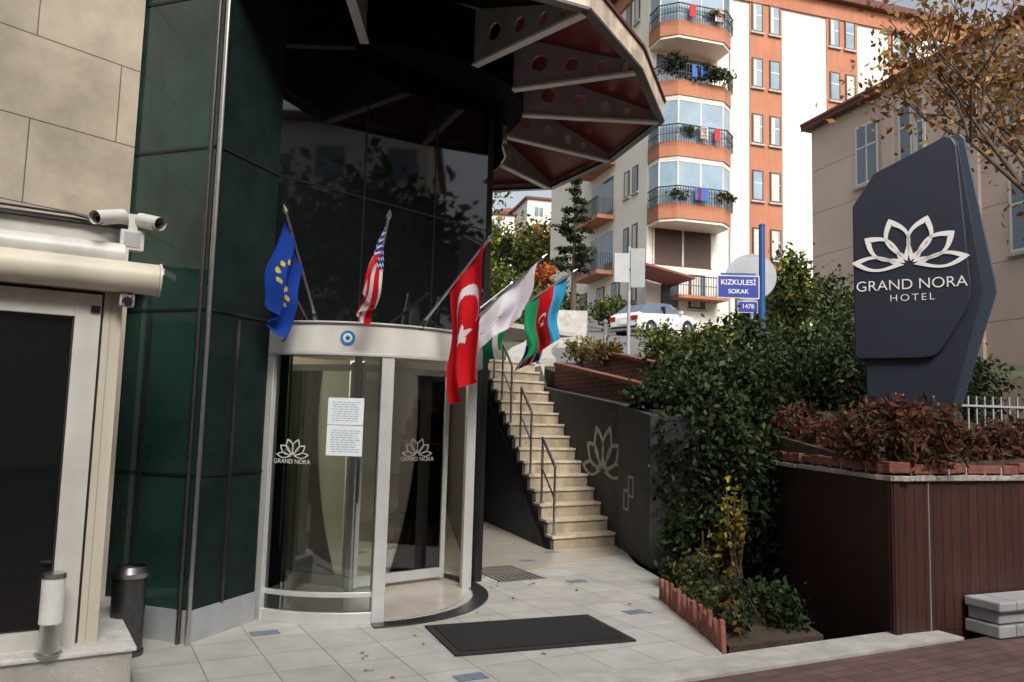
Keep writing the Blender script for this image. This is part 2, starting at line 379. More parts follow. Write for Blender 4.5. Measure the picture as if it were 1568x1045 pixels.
mb.box((-9,14.05),(1,0),(0,1),0,7.7,0,.1,0,9,BEIGE)
par(mb.build('glass_facade'),hotel)
mb=MB(); S0=(-2.93,5.93); eS=(-.64,-.77); nS=(.77,-.64)
mb.box(S0,eS,nS,0,6,-.25,0,2.5,10,STONE); mb.box(S0,eS,nS,0,6,-.25,-.01,0,2.5,BLACK)
par(mb.build('stone_wall'),hotel)
mb=MB()
mb.box(B,eBC,nBC,-.0,6.2,-5,-.06,0,.004,LOBBYF); 
mb.box(B,eBC,nBC,-1.0,4,-4.2,-4.1,0,2.6,LOBBY); mb.box(B,eBC,nBC,-1.1,-1,-4.2,-.3,0,2.6,LOBBY)
mb.box(B,eBC,nBC,-1.1,4,-4.2,-.1,2.6,2.65,M('lobby_ceiling',(.6,.58,.52),.8))
mb.box(B,eBC,nBC,.3,2.2,-3.4,-2.8,0,1.05,WOODIN); mb.box(B,eBC,nBC,.25,2.25,-3.45,-2.75,1.05,1.1,CREAM)
mb.box(B,eBC,nBC,-.2,.0,-3.9,-3.2,.0,2.1,WOODIN); mb.box(B,eBC,nBC,2.6,2.9,-2.6,-2.3,0,2.6,LOBBY)
for i in range(9): mb.box(B,eBC,nBC,-.9+.09*i,-.84+.09*i,-2.3-.03*(i%2),-2.27-.03*(i%2),.05,2.5,CURT)
for a in(.6,1.3,2.0): mb.box(B,eBC,nBC,a,a+.5,-4.09,-4.07,1.4,2.0,M('picture',(.2,.22,.25),.5,var=.8,scale=5))
par(mb.build('lobby_interior'),hotel)
EM=bpy.data.materials.new('lamp_glow'); EM.use_nodes=True; bb_=EM.node_tree.nodes['Principled BSDF']; bb_.inputs['Emission Color'].default_value=(1,.85,.6,1); bb_.inputs['Emission Strength'].default_value=6
mb=MB()
for a,b in((.6,-1.9),(1.7,-2.4),(.9,-3.5)):
    x,y=B[0]+eBC[0]*a+nBC[0]*b,B[1]+eBC[1]*a+nBC[1]*b
    mb.cyl((x,y,2.57),(x,y,2.598),.09,.09,STEEL,20); mb.cyl((x,y,2.562),(x,y,2.569),.075,.075,EM,20)
    ld=bpy.data.lights.new('downlight','POINT'); ld.energy=42; ld.color=(1,.90,.76); ld.shadow_soft_size=.07
    lo=bpy.data.objects.new('downlight',ld); lo.location=(x,y,2.48); COL.objects.link(lo); par(lo,hotel)
par(mb.build('ceiling_lamps'),hotel)
# ------------------------------------------------------------------ annex (left)
ann=empty('entrance_kiosk',(-2.6,4.8,0)); E0=(-2.37,4.80); eE=(-.85,-.527); nE=(.527,-.85)
mb=MB()
mb.box(E0,eE,nE,0,.10,-.30,0,.25,2.3,CREAM)
mb.box(E0,eE,nE,.10,.115,-.10,-.02,.25,2.3,DKSTEEL)
mb.box(E0,eE,nE,.115,.25,-.08,.015,.25,2.28,WHITE)
mb.box(E0,eE,nE,.25,1.9,-.08,.015,2.14,2.28,WHITE)
mb.box(E0,eE,nE,.25,1.9,-.08,.015,.25,.34,WHITE)
mb.box(E0,eE,nE,.25,.262,-.05,.0,.34,2.14,DKSTEEL)
mb.box(E0,eE,nE,.262,1.9,-.05,-.03,.34,2.14,BLACKGL)
mb.box(E0,eE,nE,.12,.17,.015,.03,2.17,2.21,BLACK)
mb.box(E0,eE,nE,.06,.064,.0,.004,.25,2.3,GREYM)
mb.box(E0,eE,nE,.05,1.9,-1.0,-.31,.25,2.3,BLACK)
mb.box(E0,eE,nE,-.02,1.9,-1.1,0,2.301,2.36,CREAM)
mb.box(E0,eE,nE,0,1.9,-1.1,-.02,2.36,2.70,WHITE)
mb.box(E0,eE,nE,-.03,1.9,-1.15,.02,2.70,2.725,DKSTEEL)
par(mb.build('kiosk_frame',bevel=.004),ann)
mb=MB()
def ep(a,b,z): return (E0[0]+eE[0]*a+nE[0]*b,E0[1]+eE[1]*a+nE[1]*b,z)
mb.cyl(ep(-.17,.10,2.39),ep(1.9,.10,2.39),.095,.095,CREAM,28)
mb.cyl(ep(-.185,.10,2.39),ep(-.172,.10,2.39),.102,.102,WHITE,28)
mb.box(E0,eE,nE,0,1.9,0,.10,2.485,2.56,WHITE)
mb.cyl(ep(.02,.06,2.52),ep(1.9,.06,2.52),.075,.075,WHITE,24)
mb.box(E0,eE,nE,-.05,.03,0,.12,2.22,2.285,GREYM); mb.cyl(ep(-.01,.13,2.24),ep(-.01,.05,2.27),.03,.03,DKSTEEL,10)
for k in range(2): mb.cyl(ep(-.04+.05*k,.12,2.21),ep(-.04+.05*k,.12,2.29),.008,.008,STEEL,8)
par(mb.build('awning_roller',smooth=True),ann)
mb=MB()
mb.box(E0,eE,nE,-.17,2.2,-1.6,.18,0,.225,CONC); mb.box(E0,eE,nE,-.19,2.2,-1.6,.20,.225,.25,M('ledge_stone',(.56,.55,.52),.7,var=.25,scale=10,bump=.4))
par(mb.build('stone_ledge',bevel=.006),ann)
cc=empty('security_cameras',ep(-.02,.06,2.7)); mb=MB()
mb.box(E0,eE,nE,-.08,.05,.03,.10,2.56,2.68,WHITE); mb.box(E0,eE,nE,-.04,.01,.05,.09,2.68,2.78,WHITE)
mb.box(E0,eE,nE,-.06,.03,.10,.104,2.575,2.665,GREYM)
def bullet(p,d,r=.036,L=.17):
    d=Vector(d).normalized(); p=Vector(p)
    mb.cyl(p,p+d*L,r,r,WHITE,20); mb.cyl(p+d*L,p+d*(L+.004),r*.92,r*.92,DKSTEEL,20); mb.cyl(p+d*(L+.002),p+d*(L+.008),r*.5,r*.45,BLACKGL,16)
    mb.cyl(p+d*.01+Vector((0,0,.012)),p+d*(L+.035)+Vector((0,0,.012)),r*1.12,r*1.12,WHITE,20,False)
    mb.cyl(p-d*.03,p,r*.6,r,WHITE,20)
bullet(ep(.04,.07,2.755),(-.25,-.95,-.3),.036,.2); mb.cyl(ep(0,.07,2.74),ep(.04,.07,2.75),.018,.018,WHITE,10)
bullet(ep(-.05,.07,2.745),(.8,-.45,-.22)); mb.cyl(ep(0,.07,2.72),ep(-.07,.07,2.74),.018,.018,WHITE,10)
mb.cyl(ep(.3,.04,2.74),ep(.06,.05,2.70),.008,.008,BLACK,8); mb.cyl(ep(1.2,.03,2.75),ep(.3,.04,2.74),.008,.008,BLACK,8)
par(mb.build('camera_pair',smooth=True),cc)
mb=MB(); c=(-2.49,5.42)
mb.cyl((c[0],c[1],0),(c[0],c[1],.03),.115,.115,DKSTEEL,28); mb.cyl((c[0],c[1],.03),(c[0],c[1],.50),.105,.105,DKSTEEL,28)
mb.cyl((c[0],c[1],.50),(c[0],c[1],.53),.118,.118,STEEL,28); mb.cyl((c[0],c[1],.53),(c[0],c[1],.57),.118,.095,DKSTEEL,28,False); mb.cyl((c[0],c[1],.54),(c[0],c[1],.545),.09,.09,SOIL,28)
mb.build('ash_bin',smooth=True)
mb=MB(); c=(-2.50,4.53)
mb.cyl((c[0],c[1],.25),(c[0],c[1],.26),.07,.07,STEEL,24);mb.cyl((c[0],c[1],.26),(c[0],c[1],.42),.052,.052,STEEL,24)
mb.cyl((c[0],c[1],.42),(c[0],c[1],.665),.06,.06,M('lamp_diffuser',(.75,.75,.72),.4),24);mb.cyl((c[0],c[1],.665),(c[0],c[1],.69),.064,.06,STEEL,24)
mb.build('bollard_light',smooth=True)
# ------------------------------------------------------------------ revolving door
rd=empty('revolving_door',(-1.42,7.42,0)); c=(-1.42,7.42); R=1.1
def pc(t,r): t=math.radians(t); return (c[0]+r*math.cos(t),c[1]+r*math.sin(t))
mb=MB()
mb.arc(c,R-.10,R+.05,-122,38,2.10,2.33,WHITE,44); mb.arc(c,.02,R-.1,0,360,2.18,2.2,CREAM,40)
mb.arc(c,R-.04,R+.055,-122,38,2.075,2.10,ALU,44)
mb.arc(c,R-.10,R+.07,-122,38,2.33,2.345,ALU,44)
mb.arc(c,R-.04,R+.03,-117,-67,0,.09,ALU,24); mb.arc(c,R-.02,R+.01,-117,-67,.20,.24,ALU,24)
for t,w in((-117.3,.045),(-67.5,.05),(19,.04)):
    x,y=pc(t,R); e=(-math.sin(math.radians(t)),math.cos(math.radians(t))); n=(math.cos(math.radians(t)),math.sin(math.radians(t)))
    mb.box((x,y),e,n,-w,w,-.045,.045,0,2.1,ALU)
par(mb.build('drum_frame',smooth=True,bevel=.003),rd)
mb=MB(); mb.arc(c,R-.004,R+.004,-116,-69,.24,2.08,GL,28); mb.arc(c,R-.004,R+.004,-116,-69,.09,.2,GL,28); mb.arc(c,R-.004,R+.004,120,232,.05,2.1,GL,28)
WING=[40,160,280]; RW=R-.06
for t in WING:
    d=(math.cos(math.radians(t)),math.sin(math.radians(t))); nn=(-d[1],d[0])
    mb.box(c,d,nn,.07,RW-.05,-.004,.004,.14,2.02,GL)
par(mb.build('door_glass'),rd)
mb=MB()
for t in WING:
    d=(math.cos(math.radians(t)),math.sin(math.radians(t))); nn=(-d[1],d[0])
    mb.box(c,d,nn,.03,.07,-.02,.02,.04,2.1,ALU); mb.box(c,d,nn,RW-.05,RW,-.02,.02,.04,2.08,ALU)
    mb.box(c,d,nn,.07,RW-.05,-.02,.02,.05,.14,ALU); mb.box(c,d,nn,.07,RW-.05,-.02,.02,2.02,2.08,ALU)
    mb.cyl((c[0]+d[0]*(RW-.12)+nn[0]*.05,c[1]+d[1]*(RW-.12)+nn[1]*.05,.9),(c[0]+d[0]*(RW-.12)+nn[0]*.05,c[1]+d[1]*(RW-.12)+nn[1]*.05,1.25),.012,.012,STEEL,10)
mb.cyl((c[0],c[1],0),(c[0],c[1],2.18),.03,.03,STEEL,12)
for t in(100,150,232):
    x,y=pc(t,R); mb.cyl((x,y,0),(x,y,2.1),.035,.035,ALU,12)
par(mb.build('door_leaves',bevel=.002),rd)
mb=MB(); mb.arc(c,R+.03,R+.17,-70,60,.001,.014,DKSTEEL,40); mb.arc(c,.02,R-.05,0,360,.005,.012,LOBBYF,40)
par(mb.build('floor_ring'),rd)
mb=MB()
t=-97; x,y=pc(t,R+.012); e2=(-math.sin(math.radians(t)),math.cos(math.radians(t))); n2=(math.cos(math.radians(t)),math.sin(math.radians(t)))
FROST=M('frosted_decal',(.6,.6,.55),.7); PAPER=M('paper',(.72,.78,.82),.7,var=.03); INK=M('ink',(.12,.2,.28),.8)
mb.box((x,y),e2,n2,.13,.42,0.02,.023,1.53,1.74,PAPER); mb.box((x,y),e2,n2,.13,.42,0.02,.023,1.29,1.525,PAPER)
for z0,z1 in((1.56,1.71),(1.32,1.49)):
    z=z0
    while z<z1:
        a_=.16+random.uniform(0,.02)
        while a_<.37:
            w_=random.uniform(.015,.05); mb.box((x,y),e2,n2,a_,min(a_+w_,.40),.023,.024,z,z+.004,INK); a_+=w_+.01
        z+=.018
x3,y3=pc(-109,R+.010); t=-109; e3=(-math.sin(math.radians(t)),math.cos(math.radians(t))); n3=(math.cos(math.radians(t)),math.sin(math.radians(t)))
lotus(mb,(x3,y3),e3,n3,.08,1.27,.12,.045,FROST,0,.003)
tw=math.radians(40); eW=(math.cos(tw),math.sin(tw)); nWg=(eW[1],-eW[0])
lotus(mb,c,eW,nWg,.68,1.24,.14,.05,LETTER,.006,.009)
x4,y4=pc(-84,R+.052); t=-84; e4=(-math.sin(math.radians(t)),math.cos(math.radians(t))); n4=(math.cos(math.radians(t)),math.sin(math.radians(t)))
for r_,m_,k in((.058,M('eye_blue',(.02,.2,.45),.4),0),(.036,LETTER,.003),(.022,M('eye_light',(.1,.45,.6),.4),.006),(.010,BLACK,.009)):
    mb.cyl((x4+n4[0]*k,y4+n4[1]*k,2.215),(x4+n4[0]*(k+.004),y4+n4[1]*(k+.004),2.215),r_,r_,m_,24)
x5,y5=pc(-32,R+.05); t=-32; e5=(-math.sin(math.radians(t)),math.cos(math.radians(t))); n5=(math.cos(math.radians(t)),math.sin(math.radians(t)))
mb.box((x5,y5),e5,n5,-.09,.09,-.01,.03,2.17,2.22,BLACK)
par(mb.build('door_decals'),rd)
o=text('GRAND NORA',c,eW,nWg,.68,1.20,.058,LETTER,'door_lettering',None,b=.008,ext=.001); par(o,rd)
o=text('GRAND NORA',(x3,y3),e3,n3,.08,1.23,.05,FROST,'door_lettering_b',None,b=.004,ext=.001); par(o,rd)
# ------------------------------------------------------------------ canopy
can=empty('entrance_canopy',(-1.45,8.35,5)); cc_=(-1.45,8.35); ZC=5.0
ang=[-170,-128,-88,-47,-22,4,31,56,85,111]
RAD=[3.0,3.0,3.0,2.92,2.80,3.05,3.10,3.5,3.3,3.0]
def cp(t,r): return (cc_[0]+r*math.cos(math.radians(t)),cc_[1]+r*math.sin(math.radians(t)))
pts=[cp(t,r) for t,r in zip(ang,RAD)]
HI=.50; R0=1.5
mb=MB(); k=len(pts)
for i in range(k-1):
    q0,q1=cp(ang[i],R0),cp(ang[i+1],R0)
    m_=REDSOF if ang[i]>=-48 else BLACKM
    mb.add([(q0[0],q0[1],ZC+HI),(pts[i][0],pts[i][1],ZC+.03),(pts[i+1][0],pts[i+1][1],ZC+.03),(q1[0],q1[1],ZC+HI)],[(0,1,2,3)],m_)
mb.add([(cc_[0],cc_[1],ZC+.75)]+[(p[0],p[1],ZC+.24) for p in pts],[(0,i+1,i+2) for i in range(k-1)],GREYM)
par(mb.build('soffit'),can)
FASC=M('fascia_timber',(.78,.62,.48),.6,var=.35,scale=5,bump=.4,dirt=.35)
mb=MB()
for i in range(k-1):
    e,n,L=fr(pts[i],pts[i+1]); mb.box(pts[i],e,n,0,L,-.03,.03,ZC-.03,ZC+.17,FASC); mb.box(pts[i],e,n,0,L,-.04,.05,ZC+.17,ZC+.20,ROOFR); mb.box(pts[i],e,n,0,L,-.05,.035,ZC-.055,ZC-.03,DKSTEEL)
par(mb.build('fascia'),can)
mb=MB()
for t,RR in list(zip(ang,RAD))[2:]:
    d=(math.cos(math.radians(t)),math.sin(math.radians(t))); n=(-d[1],d[0])
    r0,r1=R0,RR-.04
    holes=[(1.78,.085),(2.12,.07),(2.42,.055),(2.66,.038)]
    T=lambda a: ZC+.035+(HI-.04)*(r1-a)/(r1-r0)
    HB=ZC-.05
    xs_=[r0]; 
    for hc,hr in holes: xs_+= [hc-hr*1.3,hc+hr*1.3]
    xs_.append(r1)
    for j in range(0,len(xs_),2):
        a0,a1=xs_[j],xs_[j+1]; mb.slab(cc_,d,n,[(a0,HB),(a1,HB),(a1,T(a1)),(a0,T(a0))],-.012,.012,FIN)
    for hc,hr in holes:
        zc=(HB+T(hc))/2; K=16; ring=[(hc+hr*math.cos(6.2832*q/K),zc+hr*math.sin(6.2832*q/K)) for q in range(K)]
        def edge(q):
            x,z=math.cos(6.2832*q/K),math.sin(6.2832*q/K); s_=max(abs(x),abs(z)); x/=s_; z/=s_
            aa=hc+x*hr*1.3
            return (aa, zc+(T(aa)-zc)*z if z>0 else zc+(zc-HB)*z)
        for q in range(K): mb.slab(cc_,d,n,[ring[q],ring[(q+1)%K],edge((q+1)%K),edge(q)],-.012,.012,FIN)
    mb.slab(cc_,d,n,[(r0,HB-.025),(r1,HB-.025),(r1,HB),(r0,HB)],-.04,.04,FINE)
par(mb.build('steel_fins'),can)
mb=MB(); mb.arc(cc_,.0,R0,-180,180,ZC-.06,ZC+.6,BLACKM,30); par(mb.build('inner_hub'),can)
mb=MB()
for t in(-5,12,29):
    d=(math.cos(math.radians(t)),math.sin(math.radians(t))); n=(-d[1],d[0]); mb.box(cc_,d,n,1.30,1.32,-.2,.2,ZC-.55,ZC-.08,TEALGL)
par(mb.build('glass_panes'),can)
# ------------------------------------------------------------------ flags
def star(x,y,cx,cy,r,rot=0):
    dx,dy=x-cx,y-cy; q=math.hypot(dx,dy)
    if q>r: return False
    a=(math.atan2(dy,dx)-rot)%(2*math.pi/5); a=min(a,2*math.pi/5-a)
    return q*(math.cos(a)+ (math.sin(a)*2.2)) < r
RED=(.60,.012,.02);WH=(.75,.75,.76)
def pTR(x,y):
    if math.hypot(x-.5,y-.5)<.27 and math.hypot(x-.565,y-.5)>.215: return WH
    if star(x,y,.84,.5,.15,math.pi): return WH
    return RED
def pEU(x,y):
    for k in range(12):
        if math.hypot(x-.75-.3*math.cos(k*.5236),y-.5-.3*math.sin(k*.5236))<.045: return (.7,.55,.02)
    return (.015,.06,.36)
def pUS(x,y):
    if x<.65 and y<.54: return WH if (int(x*14)+int(y*14))%2==0 and (x*14%1>.4) else (.03,.05,.25)
    return RED if int(y*13)%2==0 else WH
def pAZ(x,y):
    if y<.333: return (.05,.38,.65)
    if y<.667:
        if math.hypot(x-.7,y-.5)<.1 and math.hypot(x-.73,y-.5)>.08: return WH
        if star(x,y,.86,.5,.07): return WH
        return RED
    return (.02,.30,.12)
def pGN(x,y):
    q=math.hypot(x-.95,y-.6)
    return (.5,.38,.25) if .13<q<.16 else (.76,.75,.82)
def pUK(x,y):
    dx,dy=x-.75,y-.5
    if abs(dx)<.09 or abs(dy)<.09: return RED
    if abs(dx)<.15 or abs(dy)<.15: return WH
    q=abs(abs(dx)/1.5-abs(dy))
    if q<.035: return RED
    if q<.09: return WH
    return (.02,.04,.25)
def pIT(x,y): return (.02,.25,.08) if y<.34 else WH if y<.67 else (.02,.2,.1)
def flag(name,base,tip,hoist,L,pat,seed,gather=.45,swing=(0,0)):
    rt=empty(name,base); base=Vector(base);tip=Vector(tip); t=(base-tip).normalized()
    mb=MB(); mb.cyl(base,tip,.014,.012,STEEL,10)
    mb.cyl(base-Vector((0,0,.03)),base+(-t)*.06,.025,.02,DKSTEEL,10)
    x0=tip
    mb.cyl(x0,x0-t*.05,.022,.004,STEEL,10); mb.cyl(x0+t*.02,x0,.018,.022,STEEL,10)
    par(mb.build('pole',smooth=True),rt)
    nu,nv=96,64; rnd=random.Random(seed); ph=rnd.uniform(0,6); 
    hd=Vector((t.x,t.y,0)); hd.normalize(); sd=Vector((-hd.y,hd.x,0))
    V=np.zeros((nu+1,nv+1,3)); 
    for i in range(nu+1):
        u=i/nu
        for j in range(nv+1):
            v=j/nv; s=.06+hoist*v
            p=tip+t*s
            g=gather*min(1,u*1.3)
            mid=tip+t*(.06+hoist*.5); off=(p-mid); horiz=Vector((off.x,off.y,0))
            p=p-horiz*g
            p=p+Vector((0,0,-1))*L*u*(1-.10*v*u)
            f=math.sin(v*math.pi*(3.2)+ph+u*1.2)*.06*min(1,.25+u*1.4)+math.sin(v*math.pi*6.5+u*3+ph*2)*.02*u+math.sin(u*11+v*5+ph)*.006
            p=p+sd*f+hd*(.035*math.sin(u*7+ph+v*2)*u)+Vector((swing[0],swing[1],0))*u
            V[i,j]=p
    me=bpy.data.meshes.new(name)
    faces=[(i*(nv+1)+j,i*(nv+1)+j+1,(i+1)*(nv+1)+j+1,(i+1)*(nv+1)+j) for i in range(nu) for j in range(nv)]
    me.from_pydata(V.reshape(-1,3).tolist(),[],faces); me.update()
    ca=me.color_attributes.new(name='Col',type='FLOAT_COLOR',domain='CORNER')
    cl=[]
    for i in range(nu):
        for j in range(nv):
            cl+= (list(pat((i+.5)/nu*1.5,(j+.5)/nv))+[1])*4
    ca.data.foreach_set('color',cl); me.materials.append(CLOTH)
    me.polygons.foreach_set('use_smooth',[True]*len(me.polygons))
    o=bpy.data.objects.new('cloth',me); COL.objects.link(o); par(o,rt)
flag('european_flag',(-1.58,6.36,2.36),(-1.74,5.9,3.13),.40,.66,pEU,1,.1,(-.14,0))
flag('american_flag',(-1.17,6.33,2.36),(-.95,5.85,3.10),.36,.52,pUS,2,.3,(-.10,0))
flag('turkish_flag',(-.75,6.5,2.36),(-.19,6.05,3.0),.50,1.02,pTR,3,.12,(0,0))
flag('hotel_flag',(-.45,6.95,2.36),(.25,6.85,3.02),.66,.48,pGN,4,-.15,(-.14,0))
flag('azerbaijani_flag',(-.33,7.25,2.36),(.55,7.25,2.98),.48,.58,pAZ,5,.25,(-.04,0))
flag('british_flag',(-.33,7.45,2.36),(.50,7.6,2.94),.34,.72,pUK,6,.3,(-.16,0))
flag('italian_flag',(-.55,7.0,2.36),(-.02,7.5,2.9),.34,.6,pIT,8,.3,(0,0))
# ------------------------------------------------------------------ stairs
st=empty('outdoor_staircase',(1,10.5,0)); ds=(-.313,.95); eS_=(.85,.53); W=.98; SL=(.60,10.15); run=.232; ri=.174
mb=MB()
for i in range(15):
    o=(SL[0]+ds[0]*run*i,SL[1]+ds[1]*run*i); z=(i+1)*ri
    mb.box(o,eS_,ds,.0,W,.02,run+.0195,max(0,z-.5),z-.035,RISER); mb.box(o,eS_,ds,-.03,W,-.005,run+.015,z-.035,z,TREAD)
o=(SL[0]+ds[0]*run*15,SL[1]+ds[1]*run*15); mb.box(o,eS_,ds,-.6,W+.3,.02,1.6,2.2,15*ri,TREAD)
par(mb.build('steps',bevel=.004),st)
mb=MB()
O=(SL[0]-.03,SL[1]); mb.slab(O,ds,(-.95,-.313),[(0.02,.0),(run*16,.0),(run*16,15*ri-.05),(run*15,15*ri-.25),(.15,.0)],0,.04,DARKW)
for i in range(15): mb.box(O,ds,(-.95,-.313),i*run+.02,(i+1)*run+.02,-.03,.01,max(0,i*ri-.22),(i+1)*ri-.05,DARKW)
par(mb.build('side_stringer'),st)
mb=MB()
for i0 in(0,4,8,12):
    tops=[]
    for i in(i0,i0+2):
        x=SL[0]+ds[0]*run*(i+.5)+.03; y=SL[1]+ds[1]*run*(i+.5); z=(i+1)*ri
        mb.cyl((x,y,z),(x,y,z+.86),.016,.016,STEEL,10); mb.cyl((x,y,z),(x,y,z+.015),.035,.035,STEEL,12); tops.append(Vector((x,y,z+.86)))
    mb.cyl(tops[0],tops[1],.02,.02,STEEL,10); mb.cyl(tops[0]-Vector((0,0,.4)),tops[1]-Vector((0,0,.4)),.012,.012,STEEL,10)
par(mb.build('handrail',smooth=True),st)
rw=empty('retaining_wall',(1.5,10.7,0)); W0=(SL[0]+eS_[0]*(W+.01),SL[1]+eS_[1]*(W+.01))
nW=(-.95,-.313)
mb=MB(); mb.slab(W0,ds,nW,[(0,0),(3.7,0),(3.7,2.75),(3.2,2.2),(0,1.86)],-.2,0,DARKW)
Wf=(1.60,9.1); eF,_,LF=fr(W0,Wf); nF=(eF[1],-eF[0]); nF=(-abs(nF[0]),nF[1])
mb.slab(W0,eF,nF,[(0,0),(LF,0),(LF,1.7),(0,1.86)],-.2,0,DARKW)
mb.box(Wf,(.8,-.6),(-.6,-.8),0,.5,-.2,0,0,1.7,DARKW)
par(mb.build('wall_body'),rw)
mb=MB(); LOGO=M('wall_logo',(.38,.38,.36),.8,var=.3,scale=12)
lotus(mb,W0,(-ds[0],-ds[1]),nW,-.45,.92,.56,.06,LOGO,.004,.010)
mEF=(eF[0],eF[1])
for q in((.62,.70),(.40,.52)):
    a,z=q; 
    for bx in((a,a+.26,z,z+.03),(a,a+.26,z+.23,z+.26),(a,a+.03,z,z+.26),(a+.23,a+.26,z,z+.26)): mb.box(W0,mEF,nF,bx[0],bx[1],.004,.010,bx[2],bx[3],LOGO)
par(mb.build('wall_logo'),rw)
mb=MB(); bw=[(1.75,10.6),(.75,13.6)]; e,n,L=fr(*bw); n=(-abs(n[0]),-abs(n[1]))
mb.slab(bw[0],e,n,[(0,1.7),(L,2.2),(L,2.55),(0,2.08)],-.12,0,BRICKW); mb.slab(bw[0],e,n,[(0,2.08),(L,2.55),(L,2.61),(0,2.14)],-.16,.03,TERRA)
mb.slab((2.3,11.2),e,n,[(0,2.0),(L,2.5),(L,2.9),(0,2.38)],-.12,0,BRICKW); mb.slab((2.3,11.2),e,n,[(0,2.38),(L,2.9),(L,2.95),(0,2.43)],-.16,.03,TERRA)
mb.build('brick_planter_wall')
mb=MB()
zf=lambda p: 1.3 if p[1]<9.2 else 1.55+(p[1]-9.2)*.2
Wc=(3.07,6.43); Wl=(2.83,9.4); eR=(.92,.39); nR=(.39,-.92)
mb.prism([(3.10,6.55),(12,10.3),(12,14.18),(.6,14.18),(1.72,10.75),(1.75,9.2),(2.1,8.95),(2.9,9.2)],-1.1,1.3,SOIL,zf); mb.build('planter_soil')
# ------------------------------------------------------------------ wooden planter
wp=empty('wooden_planter',(3.2,6.6,0)); eL,_,LL=fr(Wc,Wl); nL=(-eL[1],eL[0])
mb=MB(); mb.box(Wc,eL,nL,0,LL,-.05,0,-1.1,1.20,WOOD1); mb.box(Wc,eR,nR,0,9,-.05,0,-1.1,1.20,WOOD2)
mb.box(Wc,eL,nL,-.0,.06,0.001,.012,-1.1,1.2,WOOD1); mb.box(Wc,eR,nR,.0,.05,0.001,.012,-1.1,1.2,WOOD2)
mb.box(Wc,eR,nR,.38,.385,.001,.012,0,1.2,GREYM)
par(mb.build('plank_cladding'),wp)
mb=MB()
for (P0,e,n,L) in((Wc,eL,nL,LL),(Wc,eR,nR,9)):
    a=-.02
    while a<L:
        w=random.uniform(.12,.3); mb.box(P0,e,n,a,a+w,-.16,.03+random.uniform(-.012,.015),1.203,1.24+random.uniform(0,.012),MORT); a+=w-.001
    a=0.0
    while a<L:
        w=random.uniform(.17,.21); z=1.256+random.uniform(0,.012); 
        f=[(a,z),(a+w,z+random.uniform(-.004,.012)),(a+w,z+.08+random.uniform(-.015,.01)),(a,z+.08+random.uniform(-.015,.01))]
        mb.slab(P0,e,n,f,-.15,random.uniform(.0,.035),TERRA)
        mb.box(P0,e,n,a+w,a+w+.02,-.14,.004,1.243,1.315,MORT); a+=w+.018
par(mb.build('brick_coping',bevel=.006),wp)
mb=MB(); BO=(3.88,6.42); mb.box(BO,eR,nR,0,4,-.30,0,0,.10,SLABW); mb.box(BO,eR,nR,.04,4,-.30,-.03,.10,.2,SLABW); mb.box(BO,eR,nR,.0,4,-.30,.01,.2,.28,SLABW)
mb.build('stone_bench',bevel=.012)
def flowerrow(name,segs):
    root=empty(name,(segs[0][0][0],segs[0][0][1],1.3)); P=[];
    for P0,e,n_,L,cnt in segs:
        a=rng.uniform(0,L,cnt); b=rng.uniform(-.65,-.12,cnt); 
        h=.22+.07*np.sin(a*3.1)+.05*np.sin(a*7.7)+.05*np.sin(a*17+b*9)+rng.normal(size=cnt)*.02
        z=1.30+rng.uniform(0,1,cnt)**.8*h*1.6
        P.append(np.stack([P0[0]+e[0]*a+n_[0]*b,P0[1]+e[1]*a+n_[1]*b,z],1))
    P=np.concatenate(P); m=len(P)
    c_=pal(m,[(.10,.04,.03),(.07,.055,.03),(.12,.045,.032),(.05,.06,.025),(.15,.05,.032)])
    o=leafmesh('leaves',P,.034,c_,flat=0,elong=2.8); par(o,root)
    k=int(m*.10); i=rng.choice(m,k,replace=False); Q=P[i].copy(); Q[:,2]+=.03
    Q=Q[Q[:,2]>1.45]
    o=leafmesh('blossoms',Q,.028,pal(len(Q),[(.5,.13,.03),(.55,.22,.03),(.35,.06,.03)]),elong=1); par(o,root)
flowerrow('flower_bed',[(Wc,eL,nL,LL,8500),(Wc,eR,nR,4,13000)])
mb=MB(); eB,nB,LB=fr((1.60,5.86),(1.46,7.55))
for i in range(13):
    a=.02+i*.13; h=.17+random.uniform(-.02,.02); tl=random.uniform(-.03,.05)
    mb.slab((1.60,5.86),eB,nB,[(a,-.02),(a+.12,-.02),(a+.07+tl,h+.03),(a+.03+tl,h+.02)],-.03-random.uniform(0,.01),.0,TERRA)
mb.build('tile_edging',bevel=.004)
mb=MB(); mb.prism([(1.62,5.9),(2.45,6.3),(2.35,8.7),(1.65,8.6),(1.5,7.5)],-1.1,.03,SOIL); mb.build('flower_bed_soil')
# ------------------------------------------------------------------ plants
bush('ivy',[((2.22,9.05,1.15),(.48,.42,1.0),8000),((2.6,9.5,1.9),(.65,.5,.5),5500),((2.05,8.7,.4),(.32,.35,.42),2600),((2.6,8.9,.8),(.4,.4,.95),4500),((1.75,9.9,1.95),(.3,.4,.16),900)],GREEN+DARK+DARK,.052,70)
bush('yellow_leaf_shrub',[((2.25,8.1,.6),(.14,.2,.5),200),((2.1,8.3,.3),(.2,.2,.3),90)],[(.35,.27,.03),(.25,.2,.03)],.045,14)
bush('hedge',[((2.7,10.8,2.15),(.8,.5,.48),5000),((3.6,11.2,2.25),(.9,.5,.5),5000),((4.6,10.8,2.3),(.8,.5,.55),5000),((5.6,10.4,2.1),(.8,.6,.6),3500)],GREEN+DARK,.052,60)
bush('shrub',[((2.35,12.6,2.75),(.4,.35,.42),1800),((3.1,12.8,2.75),(.5,.4,.42),1800)],YEL+GREEN,.055,30)
bush('shrub',[((3.9,13.2,2.9),(.8,.4,.5),3000),((5.4,13.4,2.95),(.8,.4,.5),2500)],GREEN,.07,40)
